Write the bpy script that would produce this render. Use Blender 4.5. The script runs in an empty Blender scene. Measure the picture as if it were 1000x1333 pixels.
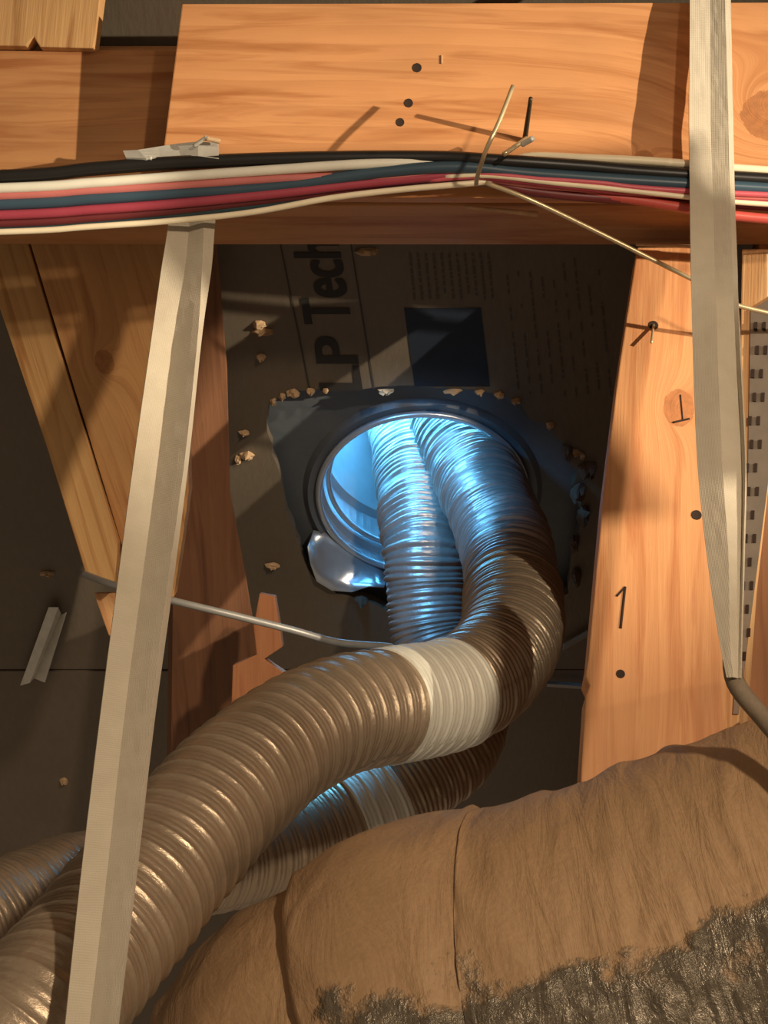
import bpy, bmesh, math, random
from mathutils import Vector, Matrix, noise
random.seed(7)
C = bpy.context.scene.collection
S = bpy.context.scene

# ---------------------------------------------------------------- camera, world, lights, exposure
F = 2600.0                                   # focal length in pixels of the 1000x1333 frame
PITCH = math.radians(30)
CAM = Vector((0, 0, 1.2))
RT = Vector((1, 0, 0)); FW = Vector((0, math.cos(PITCH), math.sin(PITCH))); UP = Vector((0, -math.sin(PITCH), math.cos(PITCH)))
def W(x, z, d): return CAM + RT*x + UP*z + FW*d
def P(px, py, d): return W((px-500)/F*d, (666.5-py)/F*d, d)
cd = bpy.data.cameras.new('camera'); cam = bpy.data.objects.new('camera', cd); C.objects.link(cam)
cam.location = CAM; cam.rotation_euler = (math.pi/2+PITCH, 0, 0)
cd.sensor_fit = 'HORIZONTAL'; cd.sensor_width = 36; cd.lens = F/1000*36; cd.clip_start = 0.02
S.camera = cam
world = bpy.data.worlds.new('world'); S.world = world; world.use_nodes = True
world.node_tree.nodes['Background'].inputs[0].default_value = (0.80, 0.60, 0.42, 1)
world.node_tree.nodes['Background'].inputs[1].default_value = 0.27
S.view_settings.view_transform = 'Standard'; S.view_settings.look = 'None'
S.view_settings.gamma = 1; S.view_settings.use_curve_mapping = False
S.view_settings.exposure = 0.0
def lamp(name, kind, loc, energy, color, radius=.03, aim=None, size=None):
    l = bpy.data.lights.new(name, kind); l.energy = energy; l.color = color
    if kind == 'AREA': l.shape = 'DISK'; l.size = size
    else: l.shadow_soft_size = radius
    o = bpy.data.objects.new(name, l); C.objects.link(o); o.location = loc
    if aim: o.rotation_euler = (aim-loc).to_track_quat('-Z', 'Y').to_euler()
    return o
KEY = W(2.35, .42, .30)
wl = lamp('work_light', 'SPOT', KEY, 480, (1.0, .85, .64), .014, aim=W(.02, .235, 1.86))
wl.data.spot_size = math.radians(19.5); wl.data.spot_blend = .85
FILL = W(.85, .85, -.2)
fl = lamp('attic_lamp', 'SPOT', FILL, 122, (1.0, .80, .58), .05, aim=W(.06, -.27, 1.65))
fl.data.spot_size = math.radians(42); fl.data.spot_blend = .8
# daylight that falls down the roof vent, and two added blue fills
PLANE0 = P(500, 320, 2.1)
DN = (UP*-.664 + FW*-.748).normalized()      # the deck's face looks down and to the camera
DU = (UP*.748 - FW*.664).normalized()
def D(px, py, off=0):                        # point on the roof deck under a pixel, off = towards the attic
    o = PLANE0 + DN*off; r = P(px, py, 1) - CAM
    return CAM + r*((o-CAM).dot(DN)/r.dot(DN))
AX = (UP*.866 + FW*.5).normalized()          # axis of the vent pipe
VC = D(550, 642, -.030)
vd = lamp('vent_daylight', 'AREA', VC+AX*.29, 6.5, (.13, .55, 1.0), aim=VC, size=.21)
lamp('vent_fill_low', 'POINT', VC+AX*.13-RT*.08-UP*.01, .45, (.13, .55, 1.0), .02)  # point fill added inside the pipe to strengthen the blue
vg = lamp('duct_fill_spot', 'SPOT', P(405, 455, 2.04), 7.5, (.13, .50, 1.0), .03, aim=P(566, 680, 2.28)); vg.data.spot_size = math.radians(54); vg.data.spot_blend = .9  # unseen blue spot added before the opening to light the ducts

# ---------------------------------------------------------------- materials
def mat(name):
    m = bpy.data.materials.new(name); m.use_nodes = True
    n = m.node_tree.nodes; return m, n, m.node_tree.links, n['Principled BSDF']
def ramp(n, stops):
    r = n.new('ShaderNodeValToRGB'); e = r.color_ramp.elements
    while len(e) < len(stops): e.new(.5)
    for i, (p, c) in enumerate(stops): e[i].position = p; e[i].color = (*c, 1)
    return r
def mixc(n, l, fac, a, b, mode='MIX'):
    x = n.new('ShaderNodeMix'); x.data_type = 'RGBA'; x.blend_type = mode
    for s, v in ((0, fac), (6, a), (7, b)):
        if hasattr(v, 'is_output'): l.new(v, x.inputs[s])
        else: x.inputs[s].default_value = v if s == 0 else (*v, 1)
    return x.outputs[2]
def math_(n, l, op, a, b=None, c=None, clamp=False):
    x = n.new('ShaderNodeMath'); x.operation = op; x.use_clamp = clamp
    for i, v in enumerate((a, b, c)):
        if v is None: continue
        if hasattr(v, 'is_output'): l.new(v, x.inputs[i])
        else: x.inputs[i].default_value = v
    return x.outputs[0]
def scaled(n, l, src, sc, loc=(0, 0, 0)):
    mp = n.new('ShaderNodeMapping'); l.new(src, mp.inputs[0]); mp.inputs['Scale'].default_value = sc; mp.inputs['Location'].default_value = loc
    return mp.outputs[0]
def noise_(n, l, vec, scale, detail=4, rough=.6, dist=0):
    x = n.new('ShaderNodeTexNoise'); l.new(vec, x.inputs['Vector'])
    x.inputs['Scale'].default_value = scale; x.inputs['Detail'].default_value = detail
    x.inputs['Roughness'].default_value = rough; x.inputs['Distortion'].default_value = dist
    return x.outputs['Fac']
def attr(n, name):
    a = n.new('ShaderNodeAttribute'); a.attribute_name = name; return a.outputs['Vector']
def bump(n, l, bs, h, strength, dist):
    b = n.new('ShaderNodeBump'); b.inputs['Strength'].default_value = strength; b.inputs['Distance'].default_value = dist
    l.new(h, b.inputs['Height']); l.new(b.outputs[0], bs.inputs['Normal'])

def wood(name, light, dark, knots=(), seed=0, fine=1.0):
    m, n, l, bs = mat(name); g = attr(n, 'g')
    sp = n.new('ShaderNodeSeparateXYZ'); l.new(g, sp.inputs[0])
    warp = 0.0; kmask = None; core = None
    for (ka, kc, kr, ks) in knots:
        da = math_(n, l, 'SUBTRACT', sp.outputs[0], ka); dc = math_(n, l, 'SUBTRACT', sp.outputs[1], kc)
        d2 = math_(n, l, 'ADD', math_(n, l, 'MULTIPLY', math_(n, l, 'MULTIPLY', da, da), .55), math_(n, l, 'MULTIPLY', dc, dc))
        q = math_(n, l, 'DIVIDE', kr*kr, math_(n, l, 'ADD', d2, kr*kr))       # 1 in the knot, falls off
        w = math_(n, l, 'MULTIPLY', q, kr*2.6)
        warp = w if warp == 0.0 else math_(n, l, 'ADD', warp, w)
        k = math_(n, l, 'GREATER_THAN', math_(n, l, 'ADD', q, math_(n, l, 'MULTIPLY', noise_(n, l, g, 160), .12)), .52+.3*(1-ks))
        kmask = k if kmask is None else math_(n, l, 'MAXIMUM', kmask, k)
    cmb = n.new('ShaderNodeCombineXYZ'); l.new(sp.outputs[0], cmb.inputs[0]); l.new(sp.outputs[2], cmb.inputs[2])
    l.new(math_(n, l, 'ADD', sp.outputs[1], warp) if warp != 0.0 else sp.outputs[1], cmb.inputs[1])
    v = cmb.outputs[0]
    wv = n.new('ShaderNodeTexWave'); wv.bands_direction = 'Y'; wv.wave_profile = 'SAW'
    l.new(scaled(n, l, v, (3.0, 24*fine, 12), (seed*.37, seed*.11, 0)), wv.inputs[0])
    wv.inputs['Scale'].default_value = .75; wv.inputs['Distortion'].default_value = 7
    wv.inputs['Detail'].default_value = 3; wv.inputs['Detail Scale'].default_value = .8
    fib = noise_(n, l, scaled(n, l, v, (14, 420*fine, 300), (seed, 0, 0)), 1.0, 5, .65)
    blot = noise_(n, l, scaled(n, l, v, (7, 18, 18), (seed*2, 3, 0)), 1.0, 3)
    base = mixc(n, l, math_(n, l, 'MULTIPLY', math_(n, l, 'POWER', wv.outputs['Fac'], 1.4), .30), light, dark)
    stk = noise_(n, l, scaled(n, l, v, (5, 70*fine, 40), (seed*1.3, 1, 0)), 1.0, 4, .55, .8)
    base = mixc(n, l, math_(n, l, 'MULTIPLY', math_(n, l, 'SUBTRACT', stk, .50, clamp=True), 5.0, clamp=True), base, dark)
    base = mixc(n, l, math_(n, l, 'MULTIPLY', fib, .38), base, dark)
    base = mixc(n, l, math_(n, l, 'MULTIPLY', math_(n, l, 'SUBTRACT', blot, .45, clamp=True), 1.3), base, tuple(c*.55 for c in light))
    if kmask is not None:
        kc_ = mixc(n, l, noise_(n, l, g, 130, 3), tuple(c*.42 for c in dark), tuple(c*1.3 for c in dark))
        base = mixc(n, l, math_(n, l, 'MULTIPLY', kmask, .8), base, kc_)
    l.new(base, bs.inputs['Base Color']); bs.inputs['Roughness'].default_value = .62
    bs.inputs['Specular IOR Level'].default_value = .3
    bump(n, l, bs, math_(n, l, 'ADD', fib, math_(n, l, 'MULTIPLY', wv.outputs['Fac'], .5)), .35, .0015)
    return m
LT = (.74, .355, .145); DK = (.44, .165, .05)

def plain(name, col, rough=.5, metal=0, nscale=None, var=.25, bumpd=0):
    m, n, l, bs = mat(name); tc = n.new('ShaderNodeTexCoord')
    f = noise_(n, l, tc.outputs['Object'], nscale or 60, 4)
    l.new(mixc(n, l, f, tuple(c*(1-var) for c in col), tuple(min(1, c*(1+var)) for c in col)), bs.inputs['Base Color'])
    bs.inputs['Roughness'].default_value = rough; bs.inputs['Metallic'].default_value = metal
    if bumpd: bump(n, l, bs, f, .5, bumpd)
    return m

def deck_mat():
    m, n, l, bs = mat('deck_foil_facing'); g = attr(n, 'g')
    blot = noise_(n, l, g, 9, 5); fine = noise_(n, l, scaled(n, l, g, (1, .35, 1)), 160, 4)
    c = mixc(n, l, blot, (.125, .098, .068), (.19, .150, .105))  # colour kept darker to stand in for shade on the deck
    c = mixc(n, l, math_(n, l, 'MULTIPLY', fine, .5), c, (.085, .065, .045))
    l.new(c, bs.inputs['Base Color']); bs.inputs['Roughness'].default_value = .55; bs.inputs['Metallic'].default_value = .15
    bump(n, l, bs, fine, .4, .0012); return m
def duct_mat(name, ca, cb, rough=.36, metal=.6):
    m, n, l, bs = mat(name); tc = n.new('ShaderNodeTexCoord'); g = attr(n, 'g')   # g = (angle, length, 0)
    f = noise_(n, l, tc.outputs['Object'], 28, 5); s = noise_(n, l, scaled(n, l, g, (2, 700, 1)), 1, 3)
    c = mixc(n, l, f, ca, cb); c = mixc(n, l, math_(n, l, 'MULTIPLY', s, .45), c, tuple(x*.5 for x in ca))
    l.new(c, bs.inputs['Base Color']); bs.inputs['Metallic'].default_value = metal
    r = n.new('ShaderNodeMapRange'); l.new(f, r.inputs[0]); r.inputs[3].default_value = rough-.08; r.inputs[4].default_value = rough+.16
    l.new(r.outputs[0], bs.inputs['Roughness'])
    bump(n, l, bs, noise_(n, l, scaled(n, l, g, (6, 260, 1)), 1, 4), .5, .0016); return m
def strap_mat():
    m, n, l, bs = mat('woven_strap'); g = attr(n, 'g')
    wx = n.new('ShaderNodeTexWave'); wx.bands_direction = 'X'; wx.inputs['Scale'].default_value = 260; l.new(g, wx.inputs[0])
    wy = n.new('ShaderNodeTexWave'); wy.bands_direction = 'Y'; wy.inputs['Scale'].default_value = 150; l.new(g, wy.inputs[0])
    f = noise_(n, l, g, 35, 4); h = math_(n, l, 'ADD', wx.outputs['Fac'], wy.outputs['Fac'])
    c = mixc(n, l, f, (.44, .375, .275), (.59, .52, .40)); c = mixc(n, l, math_(n, l, 'MULTIPLY', h, .14), c, (.34, .28, .19))
    l.new(c, bs.inputs['Base Color']); bs.inputs['Roughness'].default_value = .6
    bs.inputs['Sheen Weight'].default_value = .15
    bump(n, l, bs, h, .3, .0005); return m
def wrap_mat():
    m, n, l, bs = mat('dusty_duct_wrap'); g = attr(n, 'g'); tc = n.new('ShaderNodeTexCoord'); ob = tc.outputs['Object']
    sp = n.new('ShaderNodeSeparateXYZ'); l.new(g, sp.inputs[0])                    # g = (metres along, angle round, 0)
    big = noise_(n, l, ob, 7, 5, .6); streak = noise_(n, l, scaled(n, l, g, (60, 2.2, 1)), 1, 5, .6, .6); fine = noise_(n, l, ob, 260, 4, .7)
    dust = mixc(n, l, big, (.36, .22, .11), (.50, .31, .16))
    dust = mixc(n, l, math_(n, l, 'MULTIPLY', fine, .55), dust, (.15, .085, .042))
    film = mixc(n, l, noise_(n, l, ob, 45, 5), (.10, .08, .055), (.21, .17, .12))
    grid = n.new('ShaderNodeTexBrick'); l.new(scaled(n, l, g, (1, .18, 1)), grid.inputs[0]); grid.offset = 0
    grid.inputs['Scale'].default_value = 28; grid.inputs['Mortar Size'].default_value = .035; grid.inputs['Brick Width'].default_value = .5; grid.inputs['Row Height'].default_value = .4
    film = mixc(n, l, math_(n, l, 'MULTIPLY', grid.outputs['Fac'], .18), film, (.34, .29, .21))
    edge = math_(n, l, 'ADD', sp.outputs[1], math_(n, l, 'MULTIPLY', math_(n, l, 'SUBTRACT', noise_(n, l, ob, 16, 6, .65), .5), .85))
    edge = math_(n, l, 'SUBTRACT', edge, math_(n, l, 'MULTIPLY', sp.outputs[0], .30))
    k = n.new('ShaderNodeMapRange'); l.new(edge, k.inputs[0]); k.inputs[1].default_value = .92; k.inputs[2].default_value = 1.0
    l.new(mixc(n, l, k.outputs[0], dust, film), bs.inputs['Base Color'])
    r = n.new('ShaderNodeMapRange'); l.new(k.outputs[0], r.inputs[0]); r.inputs[3].default_value = .68; r.inputs[4].default_value = .27
    l.new(r.outputs[0], bs.inputs['Roughness'])
    l.new(math_(n, l, 'MULTIPLY', k.outputs[0], .45), bs.inputs['Metallic'])
    h = math_(n, l, 'ADD', math_(n, l, 'MULTIPLY', streak, 2.2), math_(n, l, 'MULTIPLY', fine, .25))
    h = math_(n, l, 'ADD', h, math_(n, l, 'MULTIPLY', k.outputs[0], math_(n, l, 'MULTIPLY', noise_(n, l, ob, 60, 5, .7, 1.2), 2.2)))
    bump(n, l, bs, h, .6, .0030); return m

M_deck = deck_mat(); M_strap = strap_mat(); M_wrap = wrap_mat()
M_duct = duct_mat('foil_duct', (.35, .262, .175), (.60, .47, .335), .33)
M_foil = duct_mat('silver_foil_duct', (.33, .30, .28), (.58, .54, .50), .34, .65)
M_tape = duct_mat('foil_tape', (.84, .82, .68), (.94, .92, .82), .48, .12)
M_ink = plain('print_ink', (.018, .015, .012), .7); M_blueink = plain('print_blue_ink', (.008, .014, .026), .65)
M_faint = plain('faint_print', (.085, .068, .050), .7)
M_rule = plain('thin_rule_ink', (.045, .035, .026), .7)
M_steel = plain('galvanised_steel', (.52, .56, .60), .30, .7, 30, .15, .0006)
M_flash = plain('grey_flashing', (.14, .155, .17), .55, .4, 25, .2, .0008)
M_nail = plain('dark_nail', (.07, .06, .04), .5, .6)
M_hole = plain('nail_hole_shadow_wood', (.03, .015, .008), .9)
M_wire = plain('tie_wire', (.62, .50, .30), .32, .55)
M_split = plain('torn_osb', (.50, .33, .18), .8, 0, 90, .45, .002)
M_grey = plain('grey_flat_wire', (.30, .29, .27), .4, .3)
M_cord = plain('dusty_cord', (.20, .15, .10), .7, 0, 120, .3, .001)
M_white = plain('white_painted_metal', (.62, .60, .53), .45, .2, 60, .25, .001)
M_plate = plain('zinc_plate', (.42, .36, .29), .38, .75, 40, .25, .0004)
def jacket(nm, c): return plain(nm, c, .38, 0, 40, .12)

# ---------------------------------------------------------------- helpers
def tag(o, label=None, cat=None, group=None, kind=None):
    if label: o['label'] = label
    if cat: o['category'] = cat
    if group: o['group'] = group
    if kind: o['kind'] = kind
    return o
def link(name, verts, faces, m, parent=None, g=None, smooth=False, origin=None, bevel=0):
    me = bpy.data.meshes.new(name)
    o_ = Vector((0, 0, 0))
    if parent is None:
        xs = [v[0] for v in verts]; ys = [v[1] for v in verts]; zs = [v[2] for v in verts]
        o_ = Vector(((min(xs)+max(xs))/2, (min(ys)+max(ys))/2, min(zs)))
        if origin: o_ = origin
    else: o_ = parent_origin(parent)
    me.from_pydata([Vector(v)-o_ for v in verts], [], faces)
    if g is not None:
        a = me.attributes.new('g', 'FLOAT_VECTOR', 'POINT'); flat = []
        for q in g: flat += [q[0], q[1], q[2]]
        a.data.foreach_set('vector', flat)
    bm = bmesh.new(); bm.from_mesh(me)
    bmesh.ops.recalc_face_normals(bm, faces=bm.faces)
    if bevel: bmesh.ops.bevel(bm, geom=[e for e in bm.edges if len(e.link_faces) == 2 and e.calc_face_angle() > .6], offset=bevel, segments=2, affect='EDGES', profile=.6)
    bm.to_mesh(me); bm.free()
    if smooth: me.polygons.foreach_set('use_smooth', [True]*len(me.polygons))
    me.materials.append(m)
    o = bpy.data.objects.new(name, me); C.objects.link(o); o.location = o_
    if parent is not None: o.parent = parent; o.location = (0, 0, 0)
    return o
_org = {}
def parent_origin(p):
    o = Vector((0, 0, 0))
    while p is not None: o = o + Vector(p.location); p = p.parent
    return o
def empty(name, loc):
    o = bpy.data.objects.new(name, None); C.objects.link(o); o.location = loc; o.empty_display_size = .05; return o

class Pl:                                     # a plane through three pixel+depth points
    def __init__(s, a, b, c):
        s.a = P(*a); s.n = (P(*b)-s.a).cross(P(*c)-s.a).normalized()
        if s.n.dot(FW) > 0: s.n = -s.n
    def at(s, px, py, off=0):
        o = s.a + s.n*off; r = P(px, py, 1)-CAM
        return CAM + r*((o-CAM).dot(s.n)/r.dot(s.n))
def prism_w(name, front, back_off, m, parent=None, grain=None, bevel=.0012, gorg=None):
    k = len(front); vs = list(front)+[v+back_off for v in front]
    fs = [list(range(k)), list(range(2*k-1, k-1, -1))]+[[i, (i+1) % k, k+(i+1) % k, k+i] for i in range(k)]
    L = grain.normalized(); N = back_off.normalized(); A = L.cross(N); o = gorg or front[0]
    g = [((v-o).dot(L), (v-o).dot(A), (v-o).dot(N)) for v in vs]
    return link(name, vs, fs, m, parent, g, bevel=bevel)
def board(name, plane, outline, thick, m, grain, gpx=None, parent=None, bevel=.0012):
    fr = [plane.at(x, y) for x, y in outline]
    a, b = grain; G = plane.at(*b)-plane.at(*a)
    return prism_w(name, fr, -plane.n*thick, m, parent, G, bevel, plane.at(*gpx) if gpx else None)

def crs(pts, step):                           # Catmull-Rom through tuples, resampled at ~step metres (first three = position)
    P_ = [tuple(pts[0][i]*2-pts[1][i] for i in range(len(pts[0])))]+list(pts)+[tuple(pts[-1][i]*2-pts[-2][i] for i in range(len(pts[0])))]
    dense = []
    for i in range(1, len(P_)-2):
        for j in range(60):
            t = j/60
            dense.append(tuple(.5*((2*P_[i][k])+(-P_[i-1][k]+P_[i+1][k])*t+(2*P_[i-1][k]-5*P_[i][k]+4*P_[i+1][k]-P_[i+2][k])*t*t+(-P_[i-1][k]+3*P_[i][k]-3*P_[i+1][k]+P_[i+2][k])*t**3) for k in range(len(P_[0]))))
    dense.append(tuple(pts[-1]))
    out = [dense[0]]; acc = 0
    for a, b in zip(dense, dense[1:]):
        seg = (Vector(b[:3])-Vector(a[:3])).length
        if seg < 1e-9: continue
        u = step-acc
        while u <= seg:
            t = u/seg; out.append(tuple(a[k]+(b[k]-a[k])*t for k in range(len(a)))); u += step
        acc = seg-(u-step)
    return out
def frames(pts):
    T = []
    for i in range(len(pts)):
        a = pts[max(0, i-1)]; b = pts[min(len(pts)-1, i+1)]; T.append((b-a).normalized())
    nrm = T[0].cross(Vector((.3, .9, .2))).normalized(); out = []
    for t in T:
        nrm = (nrm-t*nrm.dot(t)).normalized(); out.append((t, nrm, t.cross(nrm)))
    return out
def sweep(name, pts, rfun, seg, m, parent=None, caps=True, smooth=True):
    fr = frames(pts); vs, g, fs = [], [], []; s = 0
    for i, p in enumerate(pts):
        if i: s += (pts[i]-pts[i-1]).length
        t, a, b = fr[i]
        for j in range(seg):
            th = 2*math.pi*j/seg; r = rfun(s, th, i, p)
            vs.append(p+(a*math.cos(th)+b*math.sin(th))*r); g.append((th, s, 0))
    for i in range(len(pts)-1):
        for j in range(seg):
            k = (j+1) % seg; fs.append([i*seg+j, i*seg+k, (i+1)*seg+k, (i+1)*seg+j])
    if caps: fs.append(list(range(seg))); fs.append([(len(pts)-1)*seg+j for j in range(seg)])
    return link(name, vs, fs, m, parent, g, smooth)
def cable(name, px, r, m, label=None, cat='cable', parent=None, step=.006, seg=10, flat=None):
    pts = [P(*q) for q in px]; c = crs([tuple(p) for p in pts], step); c = [Vector(q) for q in c]+[pts[-1]]
    o = sweep(name, c, lambda s, th, i, p: r, seg, m, parent)
    if label: tag(o, label, cat)
    return o

# ---------------------------------------------------------------- roof deck: panels with the cut hole
def ceiling_g(vs): return [((v-PLANE0).dot(RT), (v-PLANE0).dot(DU), 0) for v in vs]
def dk(u, v, off=0): return PLANE0+RT*u+DU*v+DN*off
deck = empty('ceiling', dk(0, -.9)); tag(deck, 'dark foil-faced roof sheathing with printed lettering and a cut vent hole', kind='structure')
def duv(px, py): q = D(px, py)-PLANE0; return (q.dot(RT), q.dot(DU))
hole_px = [(347,546),(352,527),(368,515),(392,508),(420,505),(455,507),(488,504),(520,502),(556,503),(590,506),(620,508),(652,514),(676,525),(690,545),(712,552),(730,575),(735,600),(752,612),(745,640),(757,668),(750,700),(744,735),(741,772),(700,800),(640,806),(560,800),(500,792),(470,780),(438,772),(410,755),(398,732),(385,700),(372,655),(360,605),(350,570)]
hv = []
for i, (x, y) in enumerate(hole_px):          # jagged edge: extra points between
    x2, y2 = hole_px[(i+1) % len(hole_px)]
    for t in (0, .35, .7):
        a, b = duv(x+(x2-x)*t, y+(y2-y)*t); j = .0022 if t else .001
        hv.append((a+random.uniform(-j, j), b+random.uniform(-j, j)))
seam = duv(500, 872)[1]
def panel_with_hole(u0, u1, v0, v1):
    bm = bmesh.new(); loops = []
    ring = [bm.verts.new(dk(a, b)) for a, b in hv]
    K = 10; out = [(u0+(u1-u0)*i/K, v0) for i in range(K)]+[(u1, v0+(v1-v0)*i/K) for i in range(K)]+[(u1-(u1-u0)*i/K, v1) for i in range(K)]+[(u0, v1-(v1-v0)*i/K) for i in range(K)]
    outer = [bm.verts.new(dk(a, b)) for a, b in out]
    es = []
    for L in (ring, outer):
        for i in range(len(L)): es.append(bm.edges.new((L[i], L[(i+1) % len(L)])))
    bmesh.ops.triangle_fill(bm, edges=es, use_beauty=True)
    r = bmesh.ops.extrude_face_region(bm, geom=bm.faces[:])
    for v in r['geom']:
        if isinstance(v, bmesh.types.BMVert): v.co += -DN*.013
    bm.verts.index_update()
    vs = [v.co.copy() for v in bm.verts]; fs = [[v.index for v in f.verts] for f in bm.faces]; bm.free()
    link('panel', vs, fs, M_deck, deck, ceiling_g(vs))
def panel_rect(u0, u1, v0, v1, off=0):
    vs = [dk(u0, v0, off), dk(u1, v0, off), dk(u1, v1, off), dk(u0, v1, off)]; vs += [v-DN*.013 for v in vs]
    link('panel', vs, [[0,1,2,3],[7,6,5,4],[0,1,5,4],[1,2,6,5],[2,3,7,6],[3,0,4,7]], M_deck, deck, ceiling_g(vs))
panel_with_hole(-.62, .60, seam+.0015, .62)
panel_rect(-1.9, -.0045+.02, seam-2.2, seam-.0015, .001)
panel_rect(.018, 1.9, seam-2.2, seam-.0015, -.001)
panel_rect(-1.8, -.623, seam+.0015, .62); panel_rect(.603, 1.8, seam+.0015, .62)

def deck_poly(name, pts, m, off=.0008, label=None):      # flat print lying on the deck
    vs = [D(x, y, off) for x, y in pts]; o = link(name, vs, [list(range(len(vs)))], m, deck)
    if label: tag(o, label)
    return o
deck_poly('printed_square', [(526,401),(626,401),(638,503),(540,503)], M_blueink, label='dark blue printed square')
def strip_px(name, a, b, w, m, off=.0008):
    (x0, y0), (x1, y1) = a, b; L = math.hypot(x1-x0, y1-y0); nx, ny = -(y1-y0)/L*w/2, (x1-x0)/L*w/2
    return deck_poly(name, [(x0+nx, y0+ny), (x1+nx, y1+ny), (x1-nx, y1-ny), (x0-nx, y0-ny)], m, off)
strip_px('printed_rule', (364,312), (403,506), 2.2, M_rule); strip_px('printed_rule', (456,312), (487,506), 2.2, M_rule)
# lettering, read from the bottom up: each word a flat mesh of its own
def text_mesh(txt):
    cu = bpy.data.curves.new('t', 'FONT'); cu.body = txt; cu.size = 1; cu.space_character = .98
    o = bpy.data.objects.new('t', cu); C.objects.link(o)
    me = bpy.data.meshes.new_from_object(o.evaluated_get(bpy.context.evaluated_depsgraph_get()))
    bpy.data.objects.remove(o); bm = bmesh.new(); bm.from_mesh(me)
    bmesh.ops.subdivide_edges(bm, edges=[e for e in bm.edges if e.calc_length() > .3], cuts=3)
    bm.verts.index_update()
    v = [v.co.copy() for v in bm.verts]; f = [[q.index for q in k.verts] for k in bm.faces]; bm.free(); return v, f
def letters(txt, quad):                       # quad: pixels of text start-base, end-base, end-top, start-top
    v, f = text_mesh(txt); x0 = min(p.x for p in v); x1 = max(p.x for p in v); y0 = min(p.y for p in v if True); y1 = max(p.y for p in v)
    (ax, ay), (bx, by), (cx, cy), (dx, dy) = quad; out = []; n_ = len(v)
    sh = [(i*.022, j*.016) for i in (-1, 0, 1) for j in (-1, 0, 1)]
    f = [[q+k*n_ for q in t] for k in range(len(sh)) for t in f]; v = [Vector((p.x+a, p.y+b, k)) for k, (a, b) in enumerate(sh) for p in v]
    for p in v:
        s = (p.x-x0)/(x1-x0); t = (p.y-y0)/(y1-y0)
        x = (ax*(1-s)+bx*s)*(1-t)+(dx*(1-s)+cx*s)*t; y = (ay*(1-s)+by*s)*(1-t)+(dy*(1-s)+cy*s)*t
        out.append(D(x, y, .0009+.00004*p.z))
    return link('lettering', out, f, M_ink, deck)
letters('LP', [(471,507),(461,440),(409,440),(418,507)])
letters('TechS', [(458,421),(436,287),(376,287),(397,421)])
# rows of fine print, too small to read: short dashes in one mesh
vs, fs = [], []
for r in range(11):
    x0 = 532+r*10.2; y = 330
    while y < 392:
        h = random.uniform(2.5, 9)
        if y+h < 392:
            sk = (y-330)*.10
            q = [(x0+sk, y), (x0+sk+3.2, y), (x0+sk+3.2+h*.1, y+h), (x0+sk+h*.1, y+h)]
            k = len(vs); vs += [D(a, b, .0008) for a, b in q]; fs.append([k, k+1, k+2, k+3])
        y += h+random.uniform(1.2, 3.5)
tag(link('fine_print', vs, fs, M_faint, deck), 'illegible rows of faint small print', kind='stuff')
vs, fs = [], []
for r in range(9):
    x0 = 656+r*15; y = 335+random.uniform(0, 20)
    while y < 510:
        h = random.uniform(3, 14); sk = (y-330)*.10
        if random.random() < .7:
            q = [(x0+sk, y), (x0+sk+2.6, y), (x0+sk+2.6+h*.1, y+h), (x0+sk+h*.1, y+h)]
            k = len(vs); vs += [D(a, b, .0008) for a, b in q]; fs.append([k, k+1, k+2, k+3])
        y += h+random.uniform(2, 5)
tag(link('fine_print', vs, fs, M_faint, deck), 'illegible column of faint small print at right', kind='stuff')

# torn chips of sheathing: on the face and round the hole
def chip(px, py, w, h, off=.003, m=M_split, seed=0, parent=deck, lift=.5):
    rnd = random.Random(seed*31+int(px)); u, v = duv(px, py); sx = w/F*2.3/2; sy = h/F*2.3/2/.75; vs = []
    K = 9
    for ring, (sc, o) in enumerate(((1.0, 0), (.8, .6), (.35, 1))):
        for j in range(K):
            a = 2*math.pi*j/K; rr = sc*rnd.uniform(.68, 1.12)
            vs.append(dk(u+math.cos(a)*sx*rr, v+math.sin(a)*sy*rr, off*.1+o*off*rnd.uniform(.6, 1.5)))
    fs = [[j, (j+1) % K, K+(j+1) % K, K+j] for j in range(K)]+[[K+j, K+(j+1) % K, 2*K+(j+1) % K, 2*K+j] for j in range(K)]+[list(range(2*K, 3*K)), list(range(K-1, -1, -1))]
    return link('splinter', vs, fs, m, parent)
for i, (x, y, w, h) in enumerate([(338,422,20,10),(343,431,30,7),(340,464,12,9),(322,592,20,12),(310,597,10,12),(318,562,16,6),(355,735,24,9),(478,326,34,8),(716,552,12,8),(356,522,9,9),(368,515,11,8),(382,511,18,11),(405,508,13,7),(424,507,9,5),(650,513,14,7),(625,509,14,5),(745,588,26,12),(758,592,10,8),(503,508,22,6),(590,508,26,6),(672,521,14,8),(270,470,26,10),(62,745,26,6),(83,1015,14,10)]):
    chip(x, y, w, h, .006, seed=i)
M_tear = plain('torn_brown_board', (.13, .085, .055), .9, 0, 70, .5, .003)
for i, (x, y, w, h) in enumerate([(752,640,24,26),(760,668,20,30),(748,705,16,24),(765,610,26,20),(750,748,16,26),(738,588,20,18),(470,778,22,10)]):
    chip(x, y, w, h, .012, M_tear, 90+i)

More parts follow.
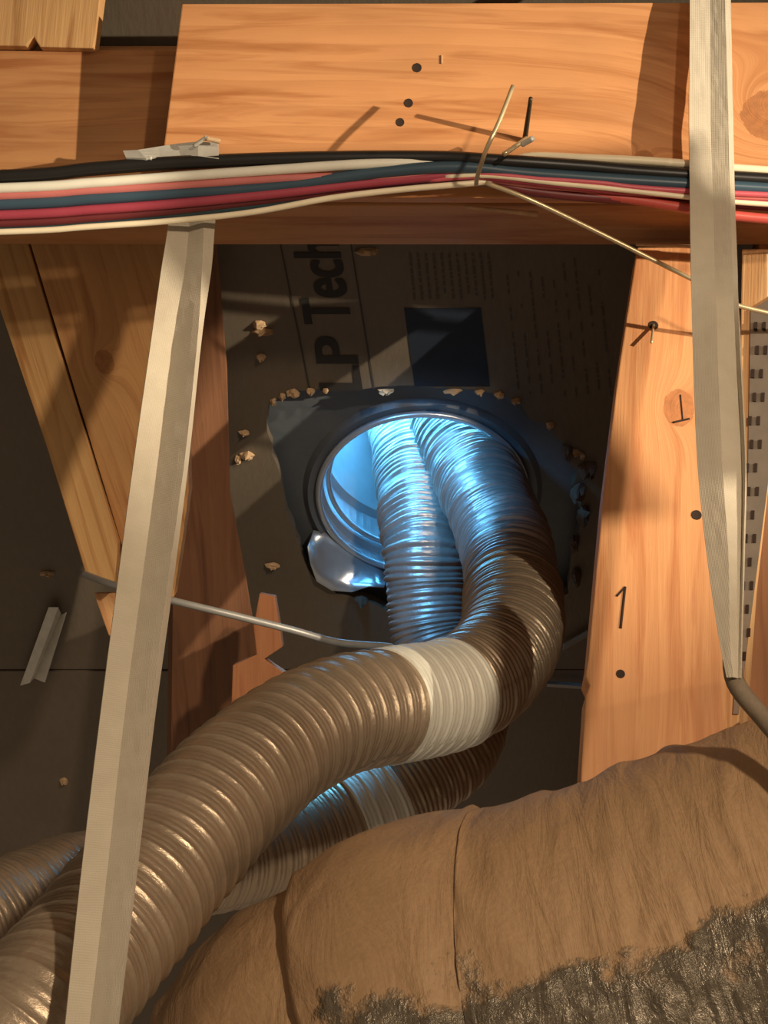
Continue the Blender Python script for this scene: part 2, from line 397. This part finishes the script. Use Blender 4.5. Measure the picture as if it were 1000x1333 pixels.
# ---------------------------------------------------------------- roof vent: flashing, pipe, rings, cap, bent tab
vent = empty('roof_vent', VC); tag(vent, 'round galvanised roof vent pipe glowing blue with daylight in the cut hole', 'vent')
E1 = RT; E2 = DU
def ringpt(rad, a, off=0, c=None): return (c or VC)+(E1*math.cos(a)+E2*math.sin(a))*rad+DN*off
VR = .124; K = 72
vs, fs = [], []                                # flashing pan: flat plate with the round opening, turned-down rim
for i in range(K):
    a = 2*math.pi*i/K; m_ = max(abs(math.cos(a)), abs(math.sin(a)))
    vs += [ringpt(VR, a, 0), ringpt(VR+.012, a, .004), ringpt(VR+.018, a, -.003), VC+(E1*math.cos(a)/m_*.29+E2*math.sin(a)/m_*.26)+DN*-.012, VC+(E1*math.cos(a)/m_*.29+E2*math.sin(a)/m_*.26)+DN*-.016, ringpt(VR, a, -.004)]
for i in range(K):
    for j in range(6): k = (i+1) % K; fs.append([i*6+j, k*6+j, k*6+(j+1) % 6, i*6+(j+1) % 6])
link('flashing', vs, fs, M_flash, vent, smooth=False)
def pipe(name, prof, m):                       # prof: (distance up the axis, radius, thickness)
    vs, fs = [], []; n_ = len(prof)
    full = [(h, r) for h, r in prof]+[(h, r+.0015) for h, r in reversed(prof)]; q = len(full)
    for i in range(K):
        a = 2*math.pi*i/K
        for h, r in full: vs.append(VC+AX*h+(E1*math.cos(a)+E2*math.sin(a))*r)
    for i in range(K):
        k = (i+1) % K
        for j in range(q): fs.append([i*q+j, k*q+j, k*q+(j+1) % q, i*q+(j+1) % q])
    return link(name, vs, fs, m, vent, smooth=False)
pipe('pipe', [(-.004, VR), (.012, VR), (.016, VR-.006), (.022, VR-.006), (.026, VR), (.06, VR), (.066, VR-.007), (.074, VR-.007), (.08, VR), (.31, VR)], M_steel)
vs = [ringpt(VR+.03, 2*math.pi*i/K, 0, VC+AX*.33) for i in range(K)]+[VC+AX*.37]
link('vent_cap', vs, [[i, (i+1) % K, K] for i in range(K)]+[list(range(K))], M_steel, vent)
def torus(name, cen, rad, r, m, parent, a0=0, a1=2*math.pi, off=0):
    N_ = 90; pts = [ringpt(rad, a0+(a1-a0)*i/N_, off, cen) for i in range(N_+1)]
    return sweep(name, pts, lambda s, th, i, p: r, 8, m, parent, caps=True)
torus('rim', VC, VR-.001, .0042, M_steel, vent, off=.004)
# inner damper ring seen low at the left of the opening
torus('inner_ring', VC+AX*.02, VR-.012, .0035, M_steel, vent)
# bent metal tab hanging out of the lower left of the opening
tp = [(400,712),(404,735),(412,757),(432,769),(458,771),(480,764),(500,765)]
bp = [(408,690),(425,694),(445,702),(462,712),(478,724),(492,735),(505,745)]
vs = []
for j in range(5):
    t = j/4
    for (a, b), (c, d_) in zip(bp, tp):
        vs.append(D(a+(c-a)*t, b+(d_-b)*t, -.028+.034*t**1.4))
q = 7; fs = [[j*q+i, j*q+i+1, (j+1)*q+i+1, (j+1)*q+i] for j in range(4) for i in range(6)]
o = link('bent_tab', vs, fs, M_steel, vent, smooth=True); sm = o.modifiers.new('s', 'SOLIDIFY'); sm.thickness = .0012
tag(o, 'bright bent metal tab')

# ---------------------------------------------------------------- timbers
WD = {}
pl_head = Pl((200,100,1.80), (1000,100,1.80), (600,260,1.805))
def pg(plane, a, gpx, p, grain):               # grain coordinates of a pixel on a board face
    pass
def knot_g(plane, grain, gpx, px, rpx, st=1):
    G = (plane.at(*grain[1])-plane.at(*grain[0])).normalized(); A = G.cross(-plane.n); v = plane.at(*px)-plane.at(*gpx)
    return (v.dot(G), v.dot(A), rpx/F*1.8, st)
gr = ((200,100), (1000,100)); g0 = (200, 100)
kn = [knot_g(pl_head, gr, g0, (1010,150), 60, .0), knot_g(pl_head, gr, g0, (838,205), 12, .5)]
header = board('ceiling_joist', pl_head, [(237,5),(1450,2),(1450,262),(205,256)], .038, wood('joist_wood', LT, DK, kn, 1), gr, g0)
tag(header, 'thick orange lumber board across the top in front, with swirling grain at its right', 'beam')
# long board behind it, underside turned to the camera
a_ = [P(-450,66,1.855), P(1450,66,1.855), P(1450,268,1.855), P(-450,268,1.855)]
b_ = [P(-450,60,1.93), P(1450,60,1.93), P(1450,319,1.95), P(-450,318,1.95)]
vs = a_+b_; oo = a_[0]
g = [((v-oo).dot(RT), (v-oo).dot(UP), (v-oo).dot(FW)) for v in vs]
back = link('roof_purlin', vs, [[0,1,2,3],[7,6,5,4],[0,1,5,4],[1,2,6,5],[2,3,7,6],[3,0,4,7]], wood('purlin_wood', (.60,.30,.12), (.38,.14,.045), (), 3), None, g, bevel=.0012)
tag(back, 'horizontal lumber board behind the thick top board, seen at far left and under cables', 'beam')
# block at the top left corner
plb = Pl((0,50,1.84), (130,50,1.84), (60,-30,1.84))
o = board('lumber_block', plb, [(-150,-120),(146,-120),(122,63),(52,61),(44,48),(34,60),(-150,57)], .03, wood('block_wood', (.74,.44,.19), (.42,.20,.07), (), 5, 1.2), ((60,-60),(50,50)), (0,0))
tag(o, 'short lumber block with vertical grain in the top left corner', 'beam')
# right post
plr = Pl((828,320,1.90), (945,320,1.90), (760,1000,1.70))
gr = ((860,320), (850,1000)); g0 = (828, 320)
kn = [knot_g(plr, gr, g0, (884,531), 19)]
post = board('truss_web', plr, [(830,322),(956,322),(952,500),(948,700),(946,830),(944,1070),(754,1070),(757,1000),(763,905),(768,893),(762,880),(766,858),(786,640),(806,480)], .04, wood('post_wood', (.74,.37,.16), (.50,.19,.07), kn, 7, .8), gr, g0)
tag(post, 'upright orange lumber post right of the hole with a round knot and nails', 'beam')
# timber added behind the post, fills the gap to block light
fr = [W(.285, .42, 2.022), W(.335, .42, 2.022), W(.335, -.62, 1.90), W(.285, -.62, 1.90)]
def to_deck(v):                                # push straight back until the deck
    t = (PLANE0-v).dot(DN)/FW.dot(DN); return v+FW*(t-.001)
vs = fr+[to_deck(v) for v in fr]
g = [((v-fr[0]).dot(UP), (v-fr[0]).dot(RT), (v-fr[0]).dot(FW)) for v in vs]
o = link('shade_timber', vs, [[0,1,2,3],[7,6,5,4],[0,1,5,4],[1,2,6,5],[2,3,7,6],[3,0,4,7]], wood('shade_timber_wood', (.34,.16,.07), (.2,.08,.03), (), 9), None, g)
tag(o, 'added deep dark timber blocking light between the right post and the roof sheathing', 'beam')
# second post at the right edge with a toothed plate
pl2 = Pl((965,300,1.87), (1040,300,1.85), (965,900,1.76))
o = board('truss_web', pl2, [(966,324),(1000,324),(1000,420),(993,600),(975,760),(962,940),(935,960),(948,800),(962,560)], .04, wood('edge_post_wood', (.80,.50,.24), (.52,.24,.09), (), 11, 1.4), ((980,320),(960,900)), (966,300))
tag(o, 'narrow lumber post at the right edge behind the white strap, carrying a toothed plate', 'beam')
edge_post = o
o = board('gusset_plate', pl2, [(978,405),(1010,385),(1004,600),(962,930),(955,930),(974,640)], .0015, M_plate, ((980,320),(960,900)), (966,300), bevel=0)
o.location += pl2.n*.002; tag(o, 'perforated steel truss plate on the right edge post', 'plate')
gp = o
# teeth slots of the plate
vs, fs = [], []
for i in range(15):
    for j in (0, 1):
        t = i/15; x = 984-18*t*1.1+j*11+(4 if i % 2 else 0)-8*t; y = 425+t*460
        q = [pl2.at(x-2.2, y-6, .004), pl2.at(x+2.2, y-6, .004), pl2.at(x+1.6, y+5, .004), pl2.at(x-2.6, y+5, .004)]
        k = len(vs); vs += q+[p-pl2.n*.0015 for p in q]; fs += [[k,k+1,k+2,k+3],[k,k+1,k+5,k+4],[k+1,k+2,k+6,k+5],[k+2,k+3,k+7,k+6],[k+3,k,k+4,k+7]]
o = link('tooth_slots', vs, fs, M_hole, None); o.parent = gp; o.matrix_parent_inverse = Matrix.Translation(-Vector(gp.location)); o['kind'] = 'stuff'
# dark timber at the far right edge
pl3 = Pl((1000,300,1.95), (1060,300,1.95), (1000,900,1.9))
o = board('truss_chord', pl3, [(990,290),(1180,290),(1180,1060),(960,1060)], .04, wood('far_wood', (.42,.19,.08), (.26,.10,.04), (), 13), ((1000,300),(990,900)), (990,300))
tag(o, 'shaded reddish timber in the gap at the right edge low behind the strap', 'beam')
# left diagonal webs
plA = Pl((-20,310,2.02), (35,315,2.02), (110,745,2.02))
oA = board('truss_web', plA, [(-38,296),(31,296),(37,318),(92,500),(154,706),(149,764),(112,748),(62,585),(0,402)], .038, wood('web_wood_a', (.72,.44,.18), (.44,.20,.06), (), 15, 1.5), ((0,320),(130,740)), (0,320))
tag(oA, 'leftmost slanting truss timber ending in a lit tip beside the dark gap', 'beam')
plB = Pl((40,310,2.00), (230,310,2.00), (190,640,2.03))
oB = board('truss_web', plB, [(35,296),(222,296),(238,400),(246,640),(238,700),(226,778),(170,772),(158,708),(95,500),(40,318)], .038, wood('web_wood_b', (.62,.34,.13), (.38,.16,.055), [(.14,.03,.014,.25)], 17, 1.1), ((60,320),(190,700)), (40,310))
tag(oB, 'wide slanting truss timber between the dark gap and the left strap', 'beam')
plC = Pl((240,320,2.035), (300,320,2.045), (300,900,2.30))
oC = board('truss_web', plC, [(236,306),(282,306),(296,480),(300,640),(322,760),(345,900),(345,1010),(222,1010),(226,700)], .04, wood('web_wood_c_shaded', (.25,.115,.055), (.14,.06,.03), (), 19, .9), ((260,320),(300,900)), (240,320))  # shade on this timber is put into its dark wood colour
tag(oC, 'shade-darkened reddish timber against the sheathing just right of the left strap', 'beam')
# lit spots of the shaded timber, modelled as an orange wood piece
plo = Pl((300,800,2.12), (380,800,2.12), (330,900,2.12))
o = board('lumber_piece', plo, [(338,772),(358,776),(364,812),(368,842),(344,858),(380,882),(300,960),(303,866),(334,852),(330,815)], .03, wood('offcut_wood', (.62,.27,.12), (.42,.15,.06), (), 21), ((340,780),(340,880)), (340,780))
tag(o, 'lit orange spots of the dark timber, modelled as a piece above the big duct left of centre', 'offcut')
plt_ = Pl((125,780,2.06), (150,780,2.06), (140,830,2.06))
o = board('lumber_piece', plt_, [(122,772),(170,772),(162,850),(141,826)], .02, wood('offcut_wood_b', (.62,.36,.16), (.42,.18,.07), (), 22), ((125,780),(140,825)), (125,780))
tag(o, 'small wedge of lumber just below the tip of the leftmost slanting timber', 'offcut')

# nails and nail holes on the header and the post
def disc(name, plane, px, py, r, m, parent, h=.0012):
    c = plane.at(px, py, h); a = RT; b = a.cross(plane.n).normalized(); a = b.cross(plane.n).normalized(); vs = []
    for rr, o_ in ((r, -h*1.5), (r*.92, 0), (r*.4, -h*.4)):
        vs += [c+(a*math.cos(t*math.pi/6)+b*math.sin(t*math.pi/6))*rr+plane.n*o_ for t in range(12)]
    fs = [[j, (j+1) % 12, 12+(j+1) % 12, 12+j] for j in range(12)]+[[12+j, 12+(j+1) % 12, 24+(j+1) % 12, 24+j] for j in range(12)]+[list(range(24, 36)), list(range(11, -1, -1))]
    return link(name, vs, fs, m, parent)
for x, y, r in ((543,88,.0044), (532,134,.0042), (521,159,.0040)): disc('nail_head', pl_head, x, y, r, M_hole, header, .0006)
disc('nail_head', plr, 851,423, .0048, M_hole, post, .0008); disc('nail_head', plr, 907,670, .0050, M_hole, post, .0008); disc('nail_head', plr, 808,877, .0042, M_hole, post, .0006)
def rod(name, a, b, r, m, parent=None, label=None, cat='nail', r2=None):
    r2 = r if r2 is None else r2; n_ = 8; pts = [a+(b-a)*i/n_ for i in range(n_+1)]
    o = sweep(name, pts, lambda s, th, i, p: r+(r2-r)*i/n_, 8, m, parent)
    if label: tag(o, label, cat)
    return o
rod('nail_shank', plr.at(851,423,.001), plr.at(848,446,.012), .0012, M_wire, post)
rod('pencil_mark', plr.at(814,764,.0004), plr.at(808,818,.0004), .0012, M_hole, post)
rod('pencil_mark', plr.at(814,764,.0004), plr.at(803,776,.0004), .0010, M_hole, post)
for a, b, w in (((886,514),(889,546),.0007), ((876,550),(898,545),.0010)):
    rod('knot_crack', plr.at(*a, .0002), plr.at(*b, .0002), w, M_hole, post)
rod('chip_mark', pl_head.at(575,72,.0005), pl_head.at(575,83,.0005), .0010, M_split, header)
rod('pale_strip', P(604,269,1.845), P(700,279,1.85), .0016, M_split, None, 'thin pale wood sliver lying along the underside below the cable bundle', 'splinter', .0028)
rod('pale_strip', P(828,318,1.875), P(903,321,1.875), .0018, M_split, None, 'lit top edge of the right post, drawn as a pale strip', 'splinter')  # light on the post's top edge, put in as a pale rod

# ---------------------------------------------------------------- cable bundle
B = 1.780
J = {k: jacket(k+'_cable_jacket', c) for k, c in dict(black=(.013,.012,.011), cream=(.90,.78,.55), white=(.94,.88,.74), red=(.55,.09,.07), blue=(.045,.085,.12), pink=(.62,.19,.17), magenta=(.40,.055,.085), teal=(.03,.065,.075), maroon=(.16,.028,.03), rose=(.62,.11,.14)).items()}
def cb(col, pts, r, label, dd=0): cable('electrical_cable', [(x, y, B+dd+e) for x, y, *z in pts for e in [z[0] if z else 0]], r, J[col], label)
cb('black', [(-420,240),(0,230),(120,220),(230,212),(400,206),(560,205),(640,209,-.004),(760,217),(900,228),(1420,258)], .0062, 'black cable running along the top of the bundle')
cb('white', [(-420,256),(0,245),(120,238),(230,230),(360,221),(470,214),(560,212,.004),(640,214,.010),(900,232,.014)], .0046, 'thick white cable just under the black one, bright on the left half', -.004)
cb('pink', [(-420,264),(0,255),(120,248),(230,242),(360,233),(520,229),(600,226),(700,240,.003),(900,252),(1420,276)], .0042, 'dull pink cable beneath the white one in the bundle', -.001)
cb('blue', [(-420,276),(0,266),(120,259),(230,252),(360,243),(500,224,-.004),(600,218,-.006),(700,227,-.004),(900,240,-.004),(1420,269)], .0056, 'dark blue cable through the middle of the bundle', .001)
cb('magenta', [(-420,290),(0,280),(120,273),(230,265),(360,252),(480,238),(600,228,-.002),(660,232,-.002),(760,243,-.002),(900,254),(1420,282)], .0044, 'crimson cable in the lower left of the bundle', 0)
cb('maroon', [(-420,300),(0,290),(120,283),(230,273),(360,258),(480,243),(600,232),(700,250),(860,262),(1420,290)], .0045, 'dark maroon cable low in the bundle behind the crimson one', .006)
cb('teal', [(-420,302),(0,294),(120,288),(230,278),(330,268),(450,250),(620,236,.004),(900,256,.008)], .0042, 'dark teal cable low in the left bundle above the lowest cream cable', .009)
cb('cream', [(-420,312),(0,302),(120,295),(230,287),(330,276),(430,258),(520,247),(600,240),(640,236,.004)], .0028, 'thin cream cable hanging lowest on the left of the bundle', -.003)
cb('rose', [(560,234,.004),(640,228),(700,233),(780,238),(900,249),(1420,272)], .0026, 'thin rose red cable above the lower cream cable on the right', -.006)
cb('cream', [(580,230,.002),(640,229),(720,238),(800,246),(900,257),(1000,266),(1420,290)], .0024, 'thin cream cable low in the right half of the bundle', -.006)
cb('cream', [(660,214,.008),(690,204,.003),(760,206),(830,209),(900,214),(1000,222),(1420,246)], .0040, 'cream cable along the top of the bundle right of the tie wire', .004)
cb('red', [(690,243,.010),(760,252,.006),(840,262,.003),(900,272),(1000,285),(1420,316)], .0046, 'bright red cable dropping lowest at the right end of the bundle', .001)
# tie wire round the bundle, nail it hangs from, and the long thin wire
cable('tie_wire', [(668,112,1.726),(650,158,1.713),(633,195,1.712),(622,228,1.750),(620,240,1.768)], .0020, M_wire, 'straight brass-coloured tie wire end sticking up over the cable bundle', 'wire')
o = rod('nail', P(691,128,1.738), pl_head.at(683,184), .0019, M_nail, None, 'dark bent nail in the top board beside the tie wire', 'nail', .0026)
rod('wire_twist', P(686,180,1.765), P(656,201,1.75), .0022, M_wire, o); rod('wire_twist', P(680,188,1.75), P(694,180,1.74), .0026, M_white, o)
cable('support_wire', [(632,238,1.772),(690,260,1.77),(780,303,1.78),(900,363,1.79),(990,405,1.80),(1420,484,1.82)], .0022, M_wire, 'thin pale wire sloping from the cable bundle down to the right', 'wire')
cable('support_wire', [(108,747,1.98),(150,762,1.93),(225,782,1.90),(300,800,1.90),(380,820,1.92),(440,836,1.95),(510,842,2.0)], .0036, M_grey, 'grey wire crossing behind the left strap down to the duct', 'wire')
cable('support_wire', [(953,858,1.425),(955,880,1.422),(966,902,1.41),(1000,942,1.39),(1090,1050,1.32)], .0068, M_cord, 'twisted end of the right strap running off to the lower right', 'strap')

# ---------------------------------------------------------------- straps
def strap(name, rows, label, step=.008):
    # rows: list of (left px,py), crease fraction list -> world points across, interpolated down
    cols = len(rows[0]); lines = []
    for k in range(cols):
        pts = [P(*r[k]) for r in rows]; lines.append(crs([tuple(p) for p in pts], .002))
    N_ = 150; vs, g = [], []
    for i in range(N_+1):
        row = [Vector(L[min(len(L)-1, int(round(i/N_*(len(L)-1))))]) for L in lines]; s = i/N_
        full = []; acc = 0
        for k in range(cols-1):
            sub = 4
            for j in range(sub):
                full.append(row[k].lerp(row[k+1], j/sub))
        full.append(row[-1])
        L0 = 0
        for q, p in enumerate(full):
            if q: L0 += (p-full[q-1]).length
            ed = .0005*noise.noise(Vector((s*60, q*.8, 3)))
            vs.append(p+FW*ed); g.append((L0, s*1.2, 0))
    q = len(full); fs = [[i*q+j, i*q+j+1, (i+1)*q+j+1, (i+1)*q+j] for i in range(N_) for j in range(q-1)]
    o = link(name, vs, fs, M_strap, None, g, smooth=False)
    sm = o.modifiers.new('thick', 'SOLIDIFY'); sm.thickness = .0012; sm.offset = 0
    tag(o, label, 'strap'); return o
# each row: left edge, crease (deepest), inner ridge, right edge  (px, py, depth)
def rw(y, l, c, r, e, d, dep=.010): return [(l, y, d), (c, y, d+dep*1.2), (r, y, d-dep*.1), (e, y, d+dep*.9)]
strap('hanging_strap', [rw(258,222,250,268,283,1.803,.004), rw(300,218,246,265,279,1.792,.006), rw(350,210,241,263,275,1.768,.008), rw(440,197,226,257,262,1.70,.012), rw(600,174,206,240,245,1.62,.012), rw(780,150,182,215,222,1.52,.011),
    rw(950,128,160,194,199,1.43,.009), rw(1150,104,138,172,176,1.33,.008), rw(1340,84,116,150,153,1.25,.008), rw(1500,68,100,132,136,1.19,.008), rw(1900,30,60,90,94,1.0,.006)], 'long off-white woven strap hanging at the left from the cable bundle to the bottom edge')
strap('hanging_strap', [rw(-330,895,924,941,947,1.80,.003), rw(-140,896,925,942,948,1.80,.003), rw(0,898,925,944,951,1.776,.003), rw(150,897,925,948,954,1.770,.003), rw(240,898,928,950,956,1.764,.003), rw(330,899,930,953,959,1.69,.006), rw(450,902,934,958,964,1.62,-.009),
    rw(600,908,940,966,971,1.54,-.009), rw(720,920,948,966,969,1.48,-.007), rw(830,936,950,962,966,1.43,-.004), rw(885,947,955,961,965,1.41,-.002)], 'off-white strap hanging at the right in front of the post, narrowing at its foot')
# stapled torn top end of the left strap
vs, fs = [], []; cols = [(160,196),(180,195),(205,191),(230,187),(258,184),(284,186)]; low = [(164,205),(190,206),(210,206),(235,203),(258,203),(285,207)]
for j in range(4):
    for i in range(6):
        x = cols[i][0]+(low[i][0]-cols[i][0])*j/3; y = cols[i][1]+(low[i][1]-cols[i][1])*j/3
        vs.append(P(x, y, 1.785-.008*j/3-.004*math.sin(i*1.7)))
fs = [[j*6+i, j*6+i+1, (j+1)*6+i+1, (j+1)*6+i] for j in range(3) for i in range(5)]
o = link('strap_end', vs, fs, M_white, None, smooth=False); sm = o.modifiers.new('s', 'SOLIDIFY'); sm.thickness = .004
tag(o, 'torn off-white strap end bulging over the cables on the top board', 'strap')
rod('torn_thread', P(252,190,1.775), P(270,178,1.77), .0018, M_white, o); rod('torn_thread', P(268,180,1.77), P(286,184,1.775), .0024, M_split, o)
rod('torn_thread', P(198,206,1.775), P(164,206,1.785), .0018, M_white, o, r2=.0008)
# folded white strip on the deck, far left
strip = []
tops = [(64,790),(76,790),(80,800),(87,797)]; bots = [(27,892),(39,888),(44,882),(59,888)]
vs = []
for i in range(9):
    for k, (a, b) in enumerate(zip(tops, bots)):
        vs.append(D(a[0]+(b[0]-a[0])*i/8, a[1]+(b[1]-a[1])*i/8, (.010, .016, .004, .014)[k]))
o = link('metal_strip', vs, [[i*4+k, i*4+k+1, i*4+k+5, i*4+k+4] for i in range(8) for k in range(3)], M_white, None)
sm = o.modifiers.new('s', 'SOLIDIFY'); sm.thickness = .0012
tag(o, 'short folded white metal strip on the dark sheathing at the far left', 'strip')
for a, b, w, lab in (((733,843),(768,823),9,'pale scrap of strap on the dark sheathing left of the right post, higher one'), ((712,890),(757,893),4,'thin pale scrap along the sheathing joint left of the right post')):
    (x0, y0), (x1, y1) = a, b; vs = []
    for i in range(7):
        t = i/6; x = x0+(x1-x0)*t; y = y0+(y1-y0)*t
        vs += [D(x, y-w/2, .008), D(x, y, .012), D(x, y+w/2, .008)]
    o = link('strap_scrap', vs, [[i*3+k, i*3+k+1, i*3+k+4, i*3+k+3] for i in range(6) for k in range(2)], M_grey, None)
    sm = o.modifiers.new('s', 'SOLIDIFY'); sm.thickness = .002; tag(o, lab, 'scrap')

# ---------------------------------------------------------------- flexible ducts
PITCH_R = .0056
def duct_r(R, fine, crest, every=4, seed=0, wob=.0012, pitch=None):
    pitch = pitch or PITCH_R
    def f(s, th, i, p):
        ph = s/pitch+.25*noise.noise(Vector((s*40, th*.7, seed+5)))+th/(2*math.pi)
        fr_ = ph-math.floor(ph); k = int(math.floor(ph)); rib = abs(math.sin(math.pi*fr_))
        amp = fine*(.75+(.7 if pitch < .006 else 1.3)*noise.noise(Vector((k*1.7, th*.6, seed))))
        c4 = (ph/every); c4 -= math.floor(c4); cr = max(0, 1-abs(c4-.5)*every*1.3)**2
        return R+amp*rib+crest*cr+wob*noise.noise(Vector((s*18, math.cos(th)*1.3, math.sin(th)*1.3+seed)))
    return f
def path(px, step=.0009):
    pts = [P(*q) for q in px]; c = [Vector(q) for q in crs([tuple(p) for p in pts], step)]; return c
def nearest(c, px, py):
    best, bi = 1e9, 0
    for i, v in enumerate(c):
        q = v-CAM; d = q.dot(FW); x = 500+q.dot(RT)/d*F; y = 666.5-q.dot(UP)/d*F; e = (x-px)**2+(y-py)**2
        if e < best: best, bi = e, i
    return bi
# front duct
A1 = [(570,470,2.50),(585,540,2.43),(605,590,2.365),(634,650,2.285),(659,710,2.215),(668,770,2.13),(664,832,2.04),(630,878,1.975),(582,905,1.925),(510,918,1.86),(440,932,1.79),(370,968,1.71),(305,1022,1.63),(240,1092,1.55),(174,1172,1.475),(110,1250,1.41),(45,1330,1.34),(-60,1460,1.29),(-230,1660,1.22)]
c1 = path(A1)
i0 = nearest(c1, 668, 770); i1 = nearest(c1, 592, 900); i2 = nearest(c1, 500, 920)
d1 = empty('flexible_duct', c1[i2]-Vector((0, 0, .05))); tag(d1, 'large ribbed foil duct in front, curving from the hole to the lower left corner', 'duct')
SEG = 64
sweep('upper_section', c1[:i0+4], duct_r(.0485, .0030, .0008, 3, 1, .003, .0072), SEG, M_foil, d1)
sweep('elbow_section', c1[i0:i1+4], duct_r(.0520, .0013, .0010, 3, 2), SEG, M_duct, d1)
tag(sweep('tape_band', c1[i1:i2], duct_r(.0535, .0006, .0015, 3, 3, .0006), SEG, M_tape, d1), 'bright pale foil tape band')
sweep('lower_section', c1[i2-3:], duct_r(.0520, .0006, .0024, 4, 4, .0016), SEG, M_duct, d1)
# duct behind
A2 = [(515,470,2.58),(527,540,2.50),(538,590,2.44),(545,650,2.375),(551,710,2.33),(556,770,2.32),(566,835,2.31),(592,890,2.29),(606,930,2.26),(590,975,2.23),(545,1012,2.20),(478,1052,2.17),(400,1088,2.13),(310,1118,2.06),(200,1140,1.98),(100,1152,1.90),(10,1188,1.82),(-90,1240,1.74),(-330,1400,1.58)]
c2 = path(A2)
j1 = nearest(c2, 507, 1034); j2 = nearest(c2, 448, 1066); j0 = nearest(c2, 600, 905)
d2 = empty('flexible_duct', c2[j2]-Vector((0, 0, .05))); tag(d2, 'left ribbed foil duct in the hole, lit blue, passing behind the large duct', 'duct')
sweep('upper_section', c2[:j0+4], duct_r(.0465, .0030, .0008, 3, 5, .003, .0072), SEG, M_foil, d2)
sweep('elbow_section', c2[j0:j1+4], duct_r(.0485, .0012, .0010, 3, 6), SEG, M_duct, d2)
tag(sweep('tape_band', c2[j1:j2], duct_r(.0505, .0006, .0014, 3, 7, .0006), SEG, M_tape, d2), 'bright pale foil tape band')
sweep('lower_section', c2[j2-3:], duct_r(.0485, .0010, .0016, 4, 8), SEG, M_duct, d2)

# ---------------------------------------------------------------- big dusty wrapped duct at the bottom right
A3 = [(225,1600,1.60,.02),(262,1560,1.60,.065),(330,1510,1.58,.135),(420,1468,1.56,.178),(520,1440,1.55,.190),(600,1402,1.54,.202),(690,1388,1.53,.196),(760,1372,1.52,.197),(870,1345,1.51,.199),(1000,1302,1.50,.200),(1200,1240,1.48,.2),(1420,1180,1.46,.2),(1800,1100,1.42,.2)]
p3 = crs([tuple(P(x, y, d))+(r,) for x, y, d, r in A3], .0028)
cen = [Vector(q[:3]) for q in p3]; rad = [q[3] for q in p3]
fr = frames(cen); vs, g, fs = [], [], []; s = 0; NS = 300
ang0 = None
creases = [(random.uniform(.05, 1.25), random.uniform(.0012, .0036), random.uniform(.003, .010), random.uniform(-.05, .05), random.uniform(0, 9)) for _ in range(75)]
for i, c in enumerate(cen):
    if i: s += (c-cen[i-1]).length
    t = fr[i][0]; up = UP-t*UP.dot(t); up.normalize(); sd = t.cross(up)
    if sd.dot(FW) > 0: sd = -sd
    for j in range(NS):
        th = 2*math.pi*j/NS-.6; dirv = up*math.cos(th)+sd*math.sin(th)     # th = 0 top, pi/2 towards the camera
        h = .004*noise.noise(Vector((s*9, th*1.6, 1)))+.0022*noise.noise(Vector((s*40, th*5, 5)))
        for cs, amp, wd, tilt, sd_ in creases:
            x = s-cs-tilt*th-.012*noise.noise(Vector((th*2.2, sd_, 0)))
            if abs(x) < wd*3: h += amp*math.exp(-(x/wd)**2)*max(0, noise.noise(Vector((th*1.6, sd_*3, 2)))+.35)
        if th > .75: h += .0045*abs(noise.noise(Vector((s*55, th*11, 9))))*min(1, (th-.75)*3)
        vs.append(c+dirv*(rad[i]+h)); g.append((s, th, 0))
for i in range(len(cen)-1):
    for j in range(NS):
        k = (j+1) % NS; fs.append([i*NS+j, i*NS+k, (i+1)*NS+k, (i+1)*NS+j])
fs.append(list(range(NS))); fs.append([(len(cen)-1)*NS+j for j in range(NS)])
o = link('insulated_duct', vs, fs, M_wrap, None, g, smooth=True)
tag(o, 'big dusty brown wrapped duct filling the lower right, dark film below', 'duct')

# unseen block added right of frame, keeps the lamp off the upper left webs
ax = (KEY-W(-.28, .165, 2.0)).normalized(); e1 = ax.cross(UP).normalized(); e2 = e1.cross(ax)
fr = [W(.93, .258, 1.214)+e1*p*.066+e2*q_*.090 for p, q_ in ((-1,-1),(1,-1),(1,1),(-1,1))]
o = prism_w('shade_block', fr, ax*.30, wood('shade_block_wood', LT, DK, (), 31), None, ax); o['kind'] = 'structure'; o['label'] = 'added unseen lumber block beyond the right edge, shading the upper left timbers'

for o in C.objects:
    if o.parent is None and 'category' in o.keys():
        b = o.name.split('.')[0]
        gname = {'electrical_cable': 'cables of the bundle under the top board', 'truss_web': 'truss webs left and right of the hole', 'hanging_strap': 'off-white hanging duct straps', 'flexible_duct': 'ribbed foil ducts coming out of the hole', 'support_wire': 'support wires', 'lumber_piece': 'small lumber offcuts on the left', 'pale_strip': 'pale wood slivers below the cables', 'strap_scrap': 'pale scraps on the sheathing left of the right post'}.get(b)
        if gname: o['group'] = gname
